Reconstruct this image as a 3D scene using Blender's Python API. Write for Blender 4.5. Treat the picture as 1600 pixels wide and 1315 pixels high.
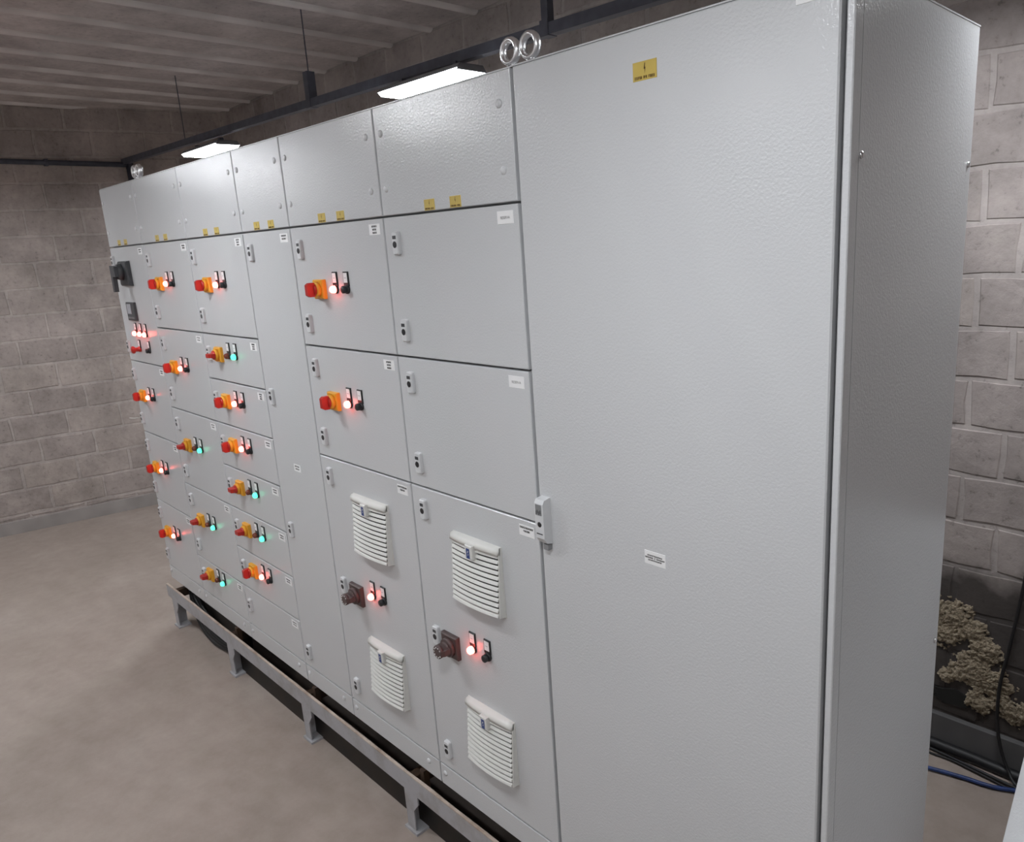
import bpy, math, random
from mathutils import Vector, Matrix, noise
random.seed(7)
for o in list(bpy.data.objects): bpy.data.objects.remove(o)
SC = bpy.context.scene
COL = SC.collection

# ------------------------------------------------------------------ camera
CAM = Vector((1.37979, -1.30025, 2.18792))
YAW, PIT, ROL = -0.78884307, -0.23217307, -0.05798129
FPX, PPX, PPY = 1157.67, 860.78, 648.49
fw = Vector((math.cos(PIT)*math.sin(YAW), math.cos(PIT)*math.cos(YAW), math.sin(PIT)))
r0 = Vector((math.cos(YAW), -math.sin(YAW), 0)); u0 = r0.cross(fw)
rr = math.cos(ROL)*r0 + math.sin(ROL)*u0
uu = -math.sin(ROL)*r0 + math.cos(ROL)*u0
cd = bpy.data.cameras.new('camera'); co = bpy.data.objects.new('camera', cd); COL.objects.link(co)
cd.sensor_fit = 'HORIZONTAL'; cd.sensor_width = 36.0; cd.lens = FPX/1600*36
cd.shift_x = (800-PPX)/1600; cd.shift_y = (PPY-657.5)/1600; cd.clip_start = 0.02
co.matrix_world = Matrix(((rr.x, uu.x, -fw.x, CAM.x), (rr.y, uu.y, -fw.y, CAM.y), (rr.z, uu.z, -fw.z, CAM.z), (0, 0, 0, 1)))
SC.camera = co

# ------------------------------------------------------------------ world, exposure
LAMP_POWER = 34.0            # radiance of the LED luminaires' diffusers
w = bpy.data.worlds.new('world'); SC.world = w; w.use_nodes = True
w.node_tree.nodes['Background'].inputs[0].default_value = (0.9, 0.95, 1.0, 1)
w.node_tree.nodes['Background'].inputs[1].default_value = 0.02
vs = SC.view_settings
vs.view_transform = 'Standard'; vs.look = 'None'; vs.gamma = 1.0; vs.use_curve_mapping = False
vs.exposure = 1.62

# ------------------------------------------------------------------ materials
MATS = {}
def new_mat(name):
    m = bpy.data.materials.new(name); m.use_nodes = True; MATS[name] = m
    return m, m.node_tree.nodes, m.node_tree.links, m.node_tree.nodes['Principled BSDF']
def noise_node(N, L, scale, detail=4, coord='Object', rough=0.55):
    tc = N.new('ShaderNodeTexCoord'); n = N.new('ShaderNodeTexNoise')
    n.inputs['Scale'].default_value = scale; n.inputs['Detail'].default_value = detail; n.inputs['Roughness'].default_value = rough
    if coord == 'World':
        g = N.new('ShaderNodeNewGeometry'); L.new(g.outputs['Position'], n.inputs['Vector'])
    else: L.new(tc.outputs[coord], n.inputs['Vector'])
    return n
def ramp(N, L, src, stops):
    r = N.new('ShaderNodeValToRGB'); e = r.color_ramp.elements
    while len(e) < len(stops): e.new(0.5)
    for i, (p, c) in enumerate(stops): e[i].position = p; e[i].color = (*c, 1)
    L.new(src, r.inputs['Fac']); return r
def plain(name, col, rough=0.5, metal=0.0, nscale=40, var=0.06, bump=0.0, bscale=300, spec=0.5):
    m, N, L, b = new_mat(name)
    n = noise_node(N, L, nscale, 1, 'World')
    r = ramp(N, L, n.outputs['Fac'], [(0.3, tuple(c*(1-var) for c in col)), (0.7, tuple(min(1, c*(1+var)) for c in col))])
    L.new(r.outputs['Color'], b.inputs['Base Color'])
    b.inputs['Roughness'].default_value = rough; b.inputs['Metallic'].default_value = metal
    b.inputs['Specular IOR Level'].default_value = spec
    if bump:
        n2 = noise_node(N, L, bscale, 2, 'World'); bp = N.new('ShaderNodeBump')
        bp.inputs['Strength'].default_value = bump; bp.inputs['Distance'].default_value = 0.0010
        L.new(n2.outputs['Fac'], bp.inputs['Height']); L.new(bp.outputs['Normal'], b.inputs['Normal'])
    return m
def emit(name, col, s):
    m, N, L, b = new_mat(name)
    b.inputs['Base Color'].default_value = (*col, 1); b.inputs['Roughness'].default_value = 0.3
    b.inputs['Emission Color'].default_value = (*col, 1); b.inputs['Emission Strength'].default_value = s
    return m

plain('powder_coat', (0.565, 0.575, 0.585), 0.20, 0, 1.2, 0.02, 0.8, 170)
plain('frame_grey', (0.56, 0.565, 0.57), 0.4, 0, 5, 0.03)
plain('body_grey', (0.22, 0.225, 0.23), 0.45, 0, 5, 0.04)  # body toned dark so the door gaps look deeper in shade
plain('vent_plastic', (0.66, 0.66, 0.63), 0.45, 0, 30, 0.02)
plain('vent_inner', (0.045, 0.045, 0.045), 0.8)  # near-black backing, stands in for the shade under the slats
plain('lock_grey', (0.60, 0.61, 0.62), 0.4, 0, 30, 0.03)
plain('black_plastic', (0.018, 0.018, 0.02), 0.4, 0, 30, 0.1)
plain('dark_switch', (0.075, 0.05, 0.048), 0.4, 0, 30, 0.1)
plain('dark_grey_plastic', (0.05, 0.053, 0.058), 0.45, 0, 30, 0.1)
plain('yellow_plastic', (0.72, 0.34, 0.022), 0.42, 0, 30, 0.04)
plain('red_plastic', (0.42, 0.018, 0.012), 0.38, 0, 30, 0.05)
plain('dark_red_lens', (0.16, 0.035, 0.02), 0.25, 0, 30, 0.05)
plain('label_white', (0.80, 0.80, 0.80), 0.6, 0, 30, 0.02)
plain('label_yellow', (0.53, 0.39, 0.085), 0.55, 0, 30, 0.04)
plain('ink', (0.03, 0.028, 0.025), 0.7)
plain('ink_brown', (0.10, 0.05, 0.012), 0.7)
plain('badge_blue', (0.02, 0.05, 0.20), 0.4)
plain('screen_grey', (0.42, 0.43, 0.46), 0.25)
plain('chrome', (0.80, 0.80, 0.81), 0.30, 1.0, 20, 0.04)
plain('galvanised', (0.095, 0.10, 0.125), 0.5, 0.3, 20, 0.15)
plain('lamp_housing', (0.16, 0.16, 0.17), 0.5, 0, 20, 0.05)
plain('cable_black', (0.012, 0.012, 0.013), 0.5, 0, 50, 0.1)
plain('cable_blue', (0.016, 0.04, 0.15), 0.45, 0, 30, 0.3)
plain('wire_pale', (0.5, 0.48, 0.45), 0.6)
plain('wall_paint', (0.62, 0.60, 0.58), 0.8, 0, 2, 0.04)
plain('skirting', (0.30, 0.275, 0.262), 0.8, 0, 6, 0.15, 0.4, 80)
plain('skirting_dark', (0.10, 0.097, 0.097), 0.8, 0, 6, 0.2, 0.4, 80)
plain('rib_concrete', (0.62, 0.58, 0.56), 0.9, 0, 4, 0.14, 0.5, 60)
emit('led_white', (0.93, 0.96, 1.0), LAMP_POWER*0.86); emit('led_side', (0.93, 0.96, 1.0), LAMP_POWER*0.22)
emit('lens_red', (1.0, 0.085, 0.06), 7.0)
emit('lens_green', (0.07, 0.9, 0.46), 0.80)

# frame steel: galvanised grey paint with some rust
def steel(name, c1, c2, lo, hi):
    m, N, L, b = new_mat(name); n = noise_node(N, L, 9, 6, 'World', 0.7)
    r = ramp(N, L, n.outputs['Fac'], [(lo, c1), (hi, c2)])
    L.new(r.outputs['Color'], b.inputs['Base Color']); b.inputs['Roughness'].default_value = 0.55; b.inputs['Metallic'].default_value = 0.15
    return m
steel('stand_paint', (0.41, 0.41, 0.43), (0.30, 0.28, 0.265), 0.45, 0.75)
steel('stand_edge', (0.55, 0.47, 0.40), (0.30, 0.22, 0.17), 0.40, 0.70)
steel('black_steel', (0.008, 0.007, 0.006), (0.018, 0.011, 0.007), 0.4, 0.65)  # near-black for the added sheets that imitate shade under the stand
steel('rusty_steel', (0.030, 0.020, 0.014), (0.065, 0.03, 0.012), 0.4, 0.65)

def block_mat(name, base, mortar=False, stain=False):
    m, N, L, b = new_mat(name)
    n1 = noise_node(N, L, 3.2, 4, 'World', 0.65); n2 = noise_node(N, L, 34, 4, 'World', 0.7)
    oi = N.new('ShaderNodeObjectInfo')
    r1 = ramp(N, L, n1.outputs['Fac'], [(0.22, tuple(c*0.66 for c in base)), (0.5, base), (0.80, tuple(c*1.32 for c in base))])
    r2 = ramp(N, L, n2.outputs['Fac'], [(0.26, (0.55,)*3), (0.40, (0.95,)*3), (0.75, (1.10,)*3)])
    mx = N.new('ShaderNodeMix'); mx.data_type = 'RGBA'; mx.blend_type = 'MULTIPLY'; mx.inputs['Factor'].default_value = 1
    L.new(r1.outputs['Color'], mx.inputs[6]); L.new(r2.outputs['Color'], mx.inputs[7])
    out = mx.outputs[2]
    if not mortar:
        r3 = ramp(N, L, oi.outputs['Random'], [(0.0, (0.88, 0.87, 0.87)), (0.5, (0.98, 0.97, 0.97)), (1.0, (1.06, 1.05, 1.03))])
        m2 = N.new('ShaderNodeMix'); m2.data_type = 'RGBA'; m2.blend_type = 'MULTIPLY'; m2.inputs['Factor'].default_value = 1
        L.new(out, m2.inputs[6]); L.new(r3.outputs['Color'], m2.inputs[7]); out = m2.outputs[2]
    # old lime smears: paler patches that run over blocks and joints
    n3 = noise_node(N, L, 1.6, 5, 'World', 0.7)
    r4 = ramp(N, L, n3.outputs['Fac'], [(0.56, (0, 0, 0)), (0.72, (0.45, 0.45, 0.45))])
    m3 = N.new('ShaderNodeMix'); m3.data_type = 'RGBA'
    L.new(r4.outputs['Color'], m3.inputs['Factor']); L.new(out, m3.inputs[6]); m3.inputs[7].default_value = (base[0]*1.35, base[1]*1.35, base[2]*1.33, 1)
    out = m3.outputs[2]
    if stain:   # damp patch low on the wall around the foam-filled hole
        g = N.new('ShaderNodeNewGeometry'); s = N.new('ShaderNodeSeparateXYZ'); L.new(g.outputs['Position'], s.inputs[0])
        n4 = noise_node(N, L, 5, 4, 'World')
        a = N.new('ShaderNodeMath'); a.operation = 'MULTIPLY_ADD'; a.inputs[1].default_value = 0.22; L.new(n4.outputs['Fac'], a.inputs[0]); L.new(s.outputs['Z'], a.inputs[2])
        mr = N.new('ShaderNodeMapRange'); mr.inputs['From Min'].default_value = 0.86; mr.inputs['From Max'].default_value = 0.95
        mr.inputs['To Min'].default_value = 0.86; mr.inputs['To Max'].default_value = 0.0; L.new(a.outputs[0], mr.inputs['Value'])
        ax = N.new('ShaderNodeMapRange'); ax.inputs['From Min'].default_value = 0.84; ax.inputs['From Max'].default_value = 1.2
        ax.inputs['To Min'].default_value = 1.0; ax.inputs['To Max'].default_value = 0.3
        L.new(s.outputs['X'], ax.inputs['Value'])
        mm = N.new('ShaderNodeMath'); mm.operation = 'MULTIPLY'; L.new(mr.outputs[0], mm.inputs[0]); L.new(ax.outputs[0], mm.inputs[1])
        m4 = N.new('ShaderNodeMix'); m4.data_type = 'RGBA'; L.new(mm.outputs[0], m4.inputs['Factor']); L.new(out, m4.inputs[6])
        m4.inputs[7].default_value = (0.028, 0.024, 0.022, 1); out = m4.outputs[2]
    L.new(out, b.inputs['Base Color']); b.inputs['Roughness'].default_value = 0.9; b.inputs['Specular IOR Level'].default_value = 0.25
    bp = N.new('ShaderNodeBump'); bp.inputs['Strength'].default_value = 0.7; bp.inputs['Distance'].default_value = 0.004
    L.new(n2.outputs['Fac'], bp.inputs['Height']); L.new(bp.outputs['Normal'], b.inputs['Normal'])
block_mat('block_left', (0.375, 0.328, 0.305)); block_mat('mortar_left', (0.42, 0.372, 0.348), True)
block_mat('block_back', (0.335, 0.297, 0.282), False, True); block_mat('mortar_back', (0.375, 0.337, 0.32), True, True)
block_mat('plank_concrete', (0.50, 0.455, 0.44))

m, N, L, b = new_mat('floor_concrete')
n1 = noise_node(N, L, 1.1, 8, 'World', 0.62); n2 = noise_node(N, L, 9, 6, 'World', 0.7); n3 = noise_node(N, L, 120, 3, 'World')
r1 = ramp(N, L, n1.outputs['Fac'], [(0.25, (0.285, 0.235, 0.203)), (0.5, (0.345, 0.288, 0.252)), (0.75, (0.41, 0.352, 0.315))])
r2 = ramp(N, L, n2.outputs['Fac'], [(0.25, (0.84, 0.83, 0.82)), (0.6, (1, 1, 1)), (0.8, (1.08, 1.08, 1.08))])
mx = N.new('ShaderNodeMix'); mx.data_type = 'RGBA'; mx.blend_type = 'MULTIPLY'; mx.inputs['Factor'].default_value = 1
L.new(r1.outputs['Color'], mx.inputs[6]); L.new(r2.outputs['Color'], mx.inputs[7]); L.new(mx.outputs[2], b.inputs['Base Color'])
b.inputs['Roughness'].default_value = 0.6; b.inputs['Specular IOR Level'].default_value = 0.3
bp = N.new('ShaderNodeBump'); bp.inputs['Strength'].default_value = 0.25; bp.inputs['Distance'].default_value = 0.002
L.new(n3.outputs['Fac'], bp.inputs['Height']); L.new(bp.outputs['Normal'], b.inputs['Normal'])

m, N, L, b = new_mat('foam')
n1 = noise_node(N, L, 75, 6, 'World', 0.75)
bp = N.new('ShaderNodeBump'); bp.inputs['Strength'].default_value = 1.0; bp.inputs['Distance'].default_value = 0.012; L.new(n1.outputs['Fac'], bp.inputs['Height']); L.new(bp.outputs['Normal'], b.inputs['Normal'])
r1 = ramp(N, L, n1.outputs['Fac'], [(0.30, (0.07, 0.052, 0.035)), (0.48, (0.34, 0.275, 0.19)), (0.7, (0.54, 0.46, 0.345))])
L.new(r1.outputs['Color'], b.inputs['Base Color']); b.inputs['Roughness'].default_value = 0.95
plain('hole_dark', (0.012, 0.011, 0.010), 0.95)

# ------------------------------------------------------------------ mesh helpers
class MB:
    def __init__(s): s.v, s.f, s.m, s.mats, s.sm = [], [], [], [], []
    def mi(s, mat):
        if mat not in s.mats: s.mats.append(mat)
        return s.mats.index(mat)
    def add(s, vs, fs, mat, smooth=False):
        o = len(s.v); k = s.mi(mat); s.v += [tuple(v) for v in vs]
        for f in fs: s.f.append(tuple(i+o for i in f)); s.m.append(k); s.sm.append(smooth)
        return s
    def box(s, x0, x1, y0, y1, z0, z1, mat):
        vs = [(x, y, z) for x in (x0, x1) for y in (y0, y1) for z in (z0, z1)]
        return s.add(vs, [(0, 1, 3, 2), (4, 6, 7, 5), (0, 4, 5, 1), (2, 3, 7, 6), (0, 2, 6, 4), (1, 5, 7, 3)], mat)
    def panel(s, x0, x1, y0, y1, z0, z1, mat, b=0.002):
        """box with a chamfer round its front (y0) face"""
        A = [(x0, y1, z0), (x1, y1, z0), (x1, y1, z1), (x0, y1, z1)]
        B = [(x0, y0+b, z0), (x1, y0+b, z0), (x1, y0+b, z1), (x0, y0+b, z1)]
        D = [(x0+b, y0, z0+b), (x1-b, y0, z0+b), (x1-b, y0, z1-b), (x0+b, y0, z1-b)]
        F = [(3, 2, 1, 0), (8, 9, 10, 11)]
        for i in range(4):
            j = (i+1) % 4; F += [(i, j, 4+j, 4+i), (4+i, 4+j, 8+j, 8+i)]
        return s.add(A+B+D, F, mat)
    def extr(s, prof, axis, a0, a1, mat, smooth=False):
        """closed 2D profile extruded along axis ('x': prof=(y,z); 'y': (x,z); 'z': (x,y))"""
        n = len(prof)
        def P(p, a): return {'x': (a, p[0], p[1]), 'y': (p[0], a, p[1]), 'z': (p[0], p[1], a)}[axis]
        vs = [P(p, a0) for p in prof] + [P(p, a1) for p in prof]
        fs = [(i, (i+1) % n, n+(i+1) % n, n+i) for i in range(n)]
        s.add(vs, fs, mat, smooth); o = len(s.v)-2*n; k = s.mi(mat)
        s.f += [tuple(o+i for i in range(n))[::-1], tuple(o+n+i for i in range(n))]; s.m += [k, k]; s.sm += [False, False]
        return s
    def lathe(s, prof, axis, c, mat, n=20, smooth=True):
        """prof: list of (r, a) along axis direction from c"""
        vs, fs = [], []
        for (r, a) in prof:
            for i in range(n):
                t = 2*math.pi*i/n; p, q = r*math.cos(t), r*math.sin(t)
                vs.append({'y': (c[0]+p, c[1]+a, c[2]+q), 'z': (c[0]+p, c[1]+q, c[2]+a), 'x': (c[0]+a, c[1]+p, c[2]+q)}[axis])
        for k in range(len(prof)-1):
            for i in range(n):
                j = (i+1) % n; fs.append((k*n+i, k*n+j, (k+1)*n+j, (k+1)*n+i))
        fs.append(tuple(range(n))); fs.append(tuple((len(prof)-1)*n+i for i in range(n))[::-1])
        return s.add(vs, fs, mat, smooth)
    def tube(s, pts, r, mat, n=8, closed=False):
        pts = [Vector(p) for p in pts]; vs, fs = [], []; up = Vector((0.13, 0.21, 0.97)); M = len(pts)
        for i, p in enumerate(pts):
            a = pts[(i-1) % M] if (closed or i > 0) else p; c = pts[(i+1) % M] if (closed or i < M-1) else p
            d = (c-a).normalized(); e = d.cross(up)
            if e.length < 1e-3: e = d.cross(Vector((1, 0, 0)))
            e.normalize(); g = e.cross(d)
            rad = r[i] if isinstance(r, (list, tuple)) else r
            for k in range(n):
                t = 2*math.pi*k/n; vs.append(p + rad*(math.cos(t)*e + math.sin(t)*g))
        R = M if closed else M-1
        for i in range(R):
            for k in range(n):
                j = (k+1) % n; i2 = (i+1) % M; fs.append((i*n+k, i*n+j, i2*n+j, i2*n+k))
        if not closed: fs += [tuple(range(n))[::-1], tuple((M-1)*n+k for k in range(n))]
        return s.add(vs, fs, mat, True)
    def mesh(s, name, origin=(0, 0, 0)):
        me = bpy.data.meshes.new(name); ox, oy, oz = origin
        me.from_pydata([(x-ox, y-oy, z-oz) for x, y, z in s.v], [], s.f)
        for k in s.mats: me.materials.append(MATS[k])
        me.polygons.foreach_set('material_index', s.m); me.polygons.foreach_set('use_smooth', s.sm)
        me.update()
        import bmesh as _b
        bm = _b.new(); bm.from_mesh(me); _b.ops.recalc_face_normals(bm, faces=bm.faces); bm.to_mesh(me); bm.free()
        return me
WO = {}
def obj(name, data, parent=None, at=(0, 0, 0)):
    """data: MB in world coordinates (at = object origin) or a shared mesh placed at `at`"""
    me = data.mesh(name, at) if isinstance(data, MB) else data
    o = bpy.data.objects.new(name, me); COL.objects.link(o); WO[o] = Vector(at)
    if parent: o.parent = parent; o.location = Vector(at) - WO[parent]
    else: o.location = at
    return o
def empty(name, at, label, cat, group=None):
    o = bpy.data.objects.new(name, None); COL.objects.link(o); o.location = at; WO[o] = Vector(at); o.empty_display_size = 0.1
    return tag(o, label, cat, group)
def tag(o, label, cat, group=None):
    o['label'] = label; o['category'] = cat
    if group: o['group'] = group
    return o
def struct(name, mb, label=None):
    o = obj(name, mb); o['kind'] = 'structure'
    if label: o['label'] = label
    return o
def smooth_path(pts, n=6):
    P = [Vector(p) for p in pts]; out = []
    for i in range(len(P)-1):
        a, b_, c, d = P[max(i-1, 0)], P[i], P[i+1], P[min(i+2, len(P)-1)]
        for k in range(n):
            t = k/n
            out.append(0.5*((2*b_) + (c-a)*t + (2*a-5*b_+4*c-d)*t*t + (3*b_-a-3*c+d)*t**3))
    out.append(P[-1]); return out

# ------------------------------------------------------------------ room shell
BY = 1.75                      # face of the back wall's blocks
CX, CY = -5.69, BY             # far left corner
LD = Vector((-0.2102, -0.9777, 0)).normalized()    # left wall runs this way from the corner
CEIL = 3.47
XR, YF = 4.4, -4.2
SL = 6.1
fl = MB(); fl.add([(-7.4, YF, 0), (XR, YF, 0), (XR, BY+0.1, 0), (-7.4, BY+0.1, 0), (-7.4, YF, -0.1), (XR, YF, -0.1), (XR, BY+0.1, -0.1), (-7.4, BY+0.1, -0.1)],
   [(0, 1, 2, 3), (4, 7, 6, 5), (0, 4, 5, 1), (1, 5, 6, 2), (2, 6, 7, 3), (3, 7, 4, 0)], 'floor_concrete')
struct('floor', fl, 'brownish grey bare concrete floor')

def block_mesh(l, h, seed):
    random.seed(seed); j = lambda a: random.uniform(-a, a)
    mb = MB(); d = 0.0085
    b = [(-l/2, d, -h/2), (l/2, d, -h/2), (l/2, d, h/2), (-l/2, d, h/2)]
    f = []
    n = 4
    out = []; inn = []
    seq = []
    for i in range(n): seq.append((-l/2 + l*i/n, -h/2))
    for i in range(2): seq.append((l/2, -h/2 + h*i/2))
    for i in range(n): seq.append((l/2 - l*i/n, h/2))
    for i in range(2): seq.append((-l/2, h/2 - h*i/2))
    for x, z in seq:
        ox, oz = x+j(0.0055), z+j(0.0045); out.append((ox, d, oz)); inn.append((ox - math.copysign(0.006, x)*(abs(x) > l*0.3), 0.002+j(0.0022), oz - math.copysign(0.006, z)*(abs(z) > h*0.3)))
    K = len(seq); vs = out + inn + [(0, 0, 0)]
    fs = [(i, (i+1) % K, K+(i+1) % K, K+i) for i in range(K)] + [(K+i, K+(i+1) % K, 2*K) for i in range(K)]
    mb.add(vs, fs, 'block_back'); return mb
BLOCKM = {}
def block_variant(l, h, mat, k):
    key = (round(l, 3), round(h, 3), mat, k)
    if key not in BLOCKM:
        mb = block_mesh(l, h, hash((round(l*1000), round(h*1000), k)) % 9999); mb.mats = [mat]
        BLOCKM[key] = mb.mesh('block')
    return BLOCKM[key]
def lay_blocks(wall, length, z0line, pitch, phases, zmin, zmax, mat, keep, L=0.402, rows=None):
    """blocks in the wall's local frame: x along the wall, face at y=0; keep(x,z) -> own object, else joined stuff"""
    joint = 0.014; rest = MB(); k0 = int(math.floor((zmin-z0line)/pitch)); rng = random.Random(3)
    for k in range(k0, 40):
        za, zb = max(z0line+k*pitch, zmin), min(z0line+(k+1)*pitch, zmax)
        if za >= zmax-0.02: break
        if zb-za < 0.03: continue
        ph = phases[k % 2]; i = int(math.floor((-ph)/L))-1
        while ph+i*L < length:
            xa, xb = max(ph+i*L, 0), min(ph+(i+1)*L, length); i += 1
            if xb-xa < 0.05: continue
            l, h = xb-xa-joint, zb-za-joint; c = ((xa+xb)/2, 0, (za+zb)/2); v = rng.randrange(4)
            if keep(c[0], c[2]):
                o = bpy.data.objects.new('block', block_variant(l, h, mat, v)); COL.objects.link(o); o.parent = wall
                o.location = c
            else:
                mb = block_mesh(l, h, v); rest.add([(x+c[0], y+c[1], z+c[2]) for x, y, z in mb.v], mb.f, mat)
    if rest.v:
        o = obj('block_courses', rest); o.parent = wall; o['kind'] = 'stuff'
def wall_shell(name, length, mortar, loc, rz, label):
    mb = MB(); mb.box(-0.2, length, 0.006, 0.16, -0.05, CEIL+0.15, mortar)
    o = obj(name, mb); o.location = loc; o.rotation_euler = (0, 0, rz); o['kind'] = 'structure'; o['label'] = label
    return o
# left wall: local +x runs along LD, local +y points out of the room
ang = math.atan2(LD.y, LD.x)
wl = MB(); wl.box(-0.0, SL, -0.16, -0.006, -0.05, CEIL+0.15, 'mortar_left')
WL = obj('wall_left', wl); WL.location = (CX, CY, 0); WL.rotation_euler = (0, 0, ang); WL['kind'] = 'structure'; WL['label'] = 'unplastered grey concrete block wall at the far left end'
# its blocks face +y locally: lay them on a turned carrier frame via mirrored mesh
def lay_left():
    pitch, L, joint = 0.2085, 0.402, 0.014; rng = random.Random(5)
    for k in range(-6, 13):
        za, zb = max(1.202+k*pitch, 0.112), min(1.202+(k+1)*pitch, CEIL)
        if zb-za < 0.03: continue
        ph = 1.62 if k % 2 == 0 else 1.45
        i = -8
        while ph+i*L < SL:
            xa, xb = max(ph+i*L, 0.0), min(ph+(i+1)*L, SL); i += 1
            if xb-xa < 0.05: continue
            o = bpy.data.objects.new('block', block_variant(xb-xa-joint, zb-za-joint, 'block_left', rng.randrange(4))); COL.objects.link(o)
            o.parent = WL; o.location = ((xa+xb)/2, 0, (za+zb)/2); o.rotation_euler = (0, 0, math.pi)
lay_left()
BX0 = -5.9
WB = wall_shell('wall_back', XR-BX0, 'mortar_back', (BX0, BY, 0), 0, 'unplastered grey concrete block wall behind the cabinets, damp near the floor')
lay_blocks(WB, XR-BX0, 1.399, 0.19, ((0.56-BX0) % 0.40, (0.69-BX0) % 0.40), 0.152, CEIL, 'block_back',
           lambda x, z: (z > 2.75 and x+BX0 < 1.0) or (0.2 < x+BX0 < 1.9), L=0.40)
wr = MB(); wr.box(XR, XR+0.15, YF-0.15, BY+0.15, -0.05, CEIL+0.15, 'wall_paint'); struct('wall_right', wr)
wf = MB(); wf.box(-7.4, XR+0.15, YF-0.15, YF, -0.05, CEIL+0.15, 'wall_paint'); struct('wall_front', wf)
# skirtings
mb = MB(); mb.panel(BX0, XR, BY-0.014, BY+0.01, -0.01, 0.150, 'skirting_dark', 0.006); struct('baseboard_back', mb, 'dark grey cement skirting along the back wall')
mb = MB(); mb.box(0.0, SL, -0.006, 0.014, -0.01, 0.108, 'skirting'); o = obj('baseboard_left', mb); o.location = (CX, CY, 0); o.rotation_euler = (0, 0, ang); o['kind'] = 'structure'; o['label'] = 'cement skirting along the far left wall'
# ceiling: slab, concrete planks and the proud joints between them
mb = MB(); mb.box(-7.4, XR+0.15, YF-0.15, BY+0.15, CEIL+0.012, CEIL+0.15, 'rib_concrete'); CE = struct('ceiling', mb, 'low ceiling of ribbed precast concrete planks')
PITCH = 0.425; x = -5.09 - 4*PITCH
pm = None
while x < XR-0.1:
    mb = MB(); xa, xb = x+0.03, x+PITCH-0.03; c = (xa+xb)/2
    prof = [(xa, CEIL+0.02), (xa+0.008, CEIL), (c, CEIL+0.004), (xb-0.008, CEIL), (xb, CEIL+0.02)]
    if pm is None:
        mb.extr(prof, 'y', YF, BY, 'plank_concrete'); pm = mb.mesh('plank', (x, 0, 0))
        mr_ = MB(); pr_ = [(x-0.034, CEIL+0.014), (x-0.026, CEIL-0.006), (x-0.012, CEIL-0.018), (x+0.010, CEIL-0.018), (x+0.026, CEIL-0.007), (x+0.034, CEIL+0.014)]
        n = 40; vs = []; fs = []
        for i in range(n+1):
            yy = YF + (BY-YF)*i/n; wob = 0.005*noise.noise(Vector((x, yy*2.3, 0)))
            for (px, pz) in pr_: vs.append((px+wob, yy, pz+0.5*wob))
        K = len(pr_)
        for i in range(n):
            for k in range(K-1): fs.append((i*K+k, i*K+k+1, (i+1)*K+k+1, (i+1)*K+k))
        mr_.add(vs, fs, 'rib_concrete', True); rm = mr_.mesh('joint_rib', (x, 0, 0))
    o = obj('plank', pm, CE, (x, 0, 0)); o = obj('joint_rib', rm, CE, (x, 0, 0)); x += PITCH

# ------------------------------------------------------------------ luminaires and the tray they hang from
def luminaire_meshes():
    L, W, H = 0.60, 0.165, 0.028
    h = MB(); t = 0.004
    # shallow inverted trough: roof, sloped sides and ends
    h.extr([(-W/2, 0), (-W/2+0.02, H), (W/2-0.02, H), (W/2, 0), (W/2-t, 0), (W/2-0.022, H-t), (-W/2+0.022, H-t), (-W/2+t, 0)], 'x', -L/2, L/2, 'lamp_housing')
    for sx in (-1, 1):
        a = sx*L/2; h.extr([(-W/2, 0), (-W/2+0.02, H), (W/2-0.02, H), (W/2, 0)], 'x', a, a-sx*t, 'lamp_housing')
    # opal diffuser wrapping round below the housing
    d = MB(); A, B, z0, z1 = L/2-0.002, W/2-0.002, 0.006, -0.012
    top = [(-A, -B, z0), (A, -B, z0), (A, B, z0), (-A, B, z0)]; bot = [(-A+0.01, -B+0.01, z1), (A-0.01, -B+0.01, z1), (A-0.01, B-0.01, z1), (-A+0.01, B-0.01, z1)]
    d.add(bot, [(0, 1, 2, 3)], 'led_white')
    d.add(top+bot, [(0, 1, 5, 4), (1, 2, 6, 5), (2, 3, 7, 6), (3, 0, 4, 7)], 'led_side'); d.add(top, [(0, 1, 2, 3)], 'led_side')
    c = MB(); c.box(-0.012, 0.012, -0.014, 0.014, H, H+0.028, 'galvanised')
    return h.mesh('housing'), d.mesh('diffuser'), c.mesh('clip')
HM, DM, CM = luminaire_meshes()
def luminaire(x, y, z, label, group, hang=None):
    o = empty('led_luminaire', (x, y, z), label, 'lamp', group)
    obj('housing', HM, o, (x, y, z)); obj('diffuser', DM, o, (x, y, z)); [obj('clip', CM, o, (x+sx, y, z)) for sx in (-0.2, 0.2)]
    if hang:
        for sx in (-0.2, 0.2):
            mb = MB(); mb.tube([(x+sx, y, z+0.05), (x+sx, y, hang)], 0.0018, 'galvanised', 6); obj('hanger_wire', mb, o, (x+sx, y, z+0.05))
    return o
TY = 0.93
tray_z = lambda x: 2.925 + (0.0 - x)*0.0145 + 0.05
LZ = 2.900
luminaire(-1.50, 0.912, LZ, 'lit white LED luminaire glowing above the two wide top covers beside the tall door', 'suspended LED luminaires')
luminaire(-4.00, 0.912, LZ+0.012, 'lit white LED luminaire glowing above the left half of the cabinet row', 'suspended LED luminaires')
luminaire(0.83, 0.912, LZ-0.012, 'LED luminaire outside the picture, above the tall cabinet, end of the tray', 'suspended LED luminaires')
FZ = 2.90
luminaire(-4.25, -1.02, FZ, 'LED luminaire outside the picture, over the aisle by the far wall', 'aisle luminaires', CEIL-0.01)
luminaire(-1.75, -1.02, FZ, 'LED luminaire outside the picture, over the middle of the aisle', 'aisle luminaires', CEIL-0.01)
luminaire(0.72, -1.10, FZ, 'LED luminaire outside the picture, over the aisle behind the camera', 'aisle luminaires', CEIL-0.01)
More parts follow.
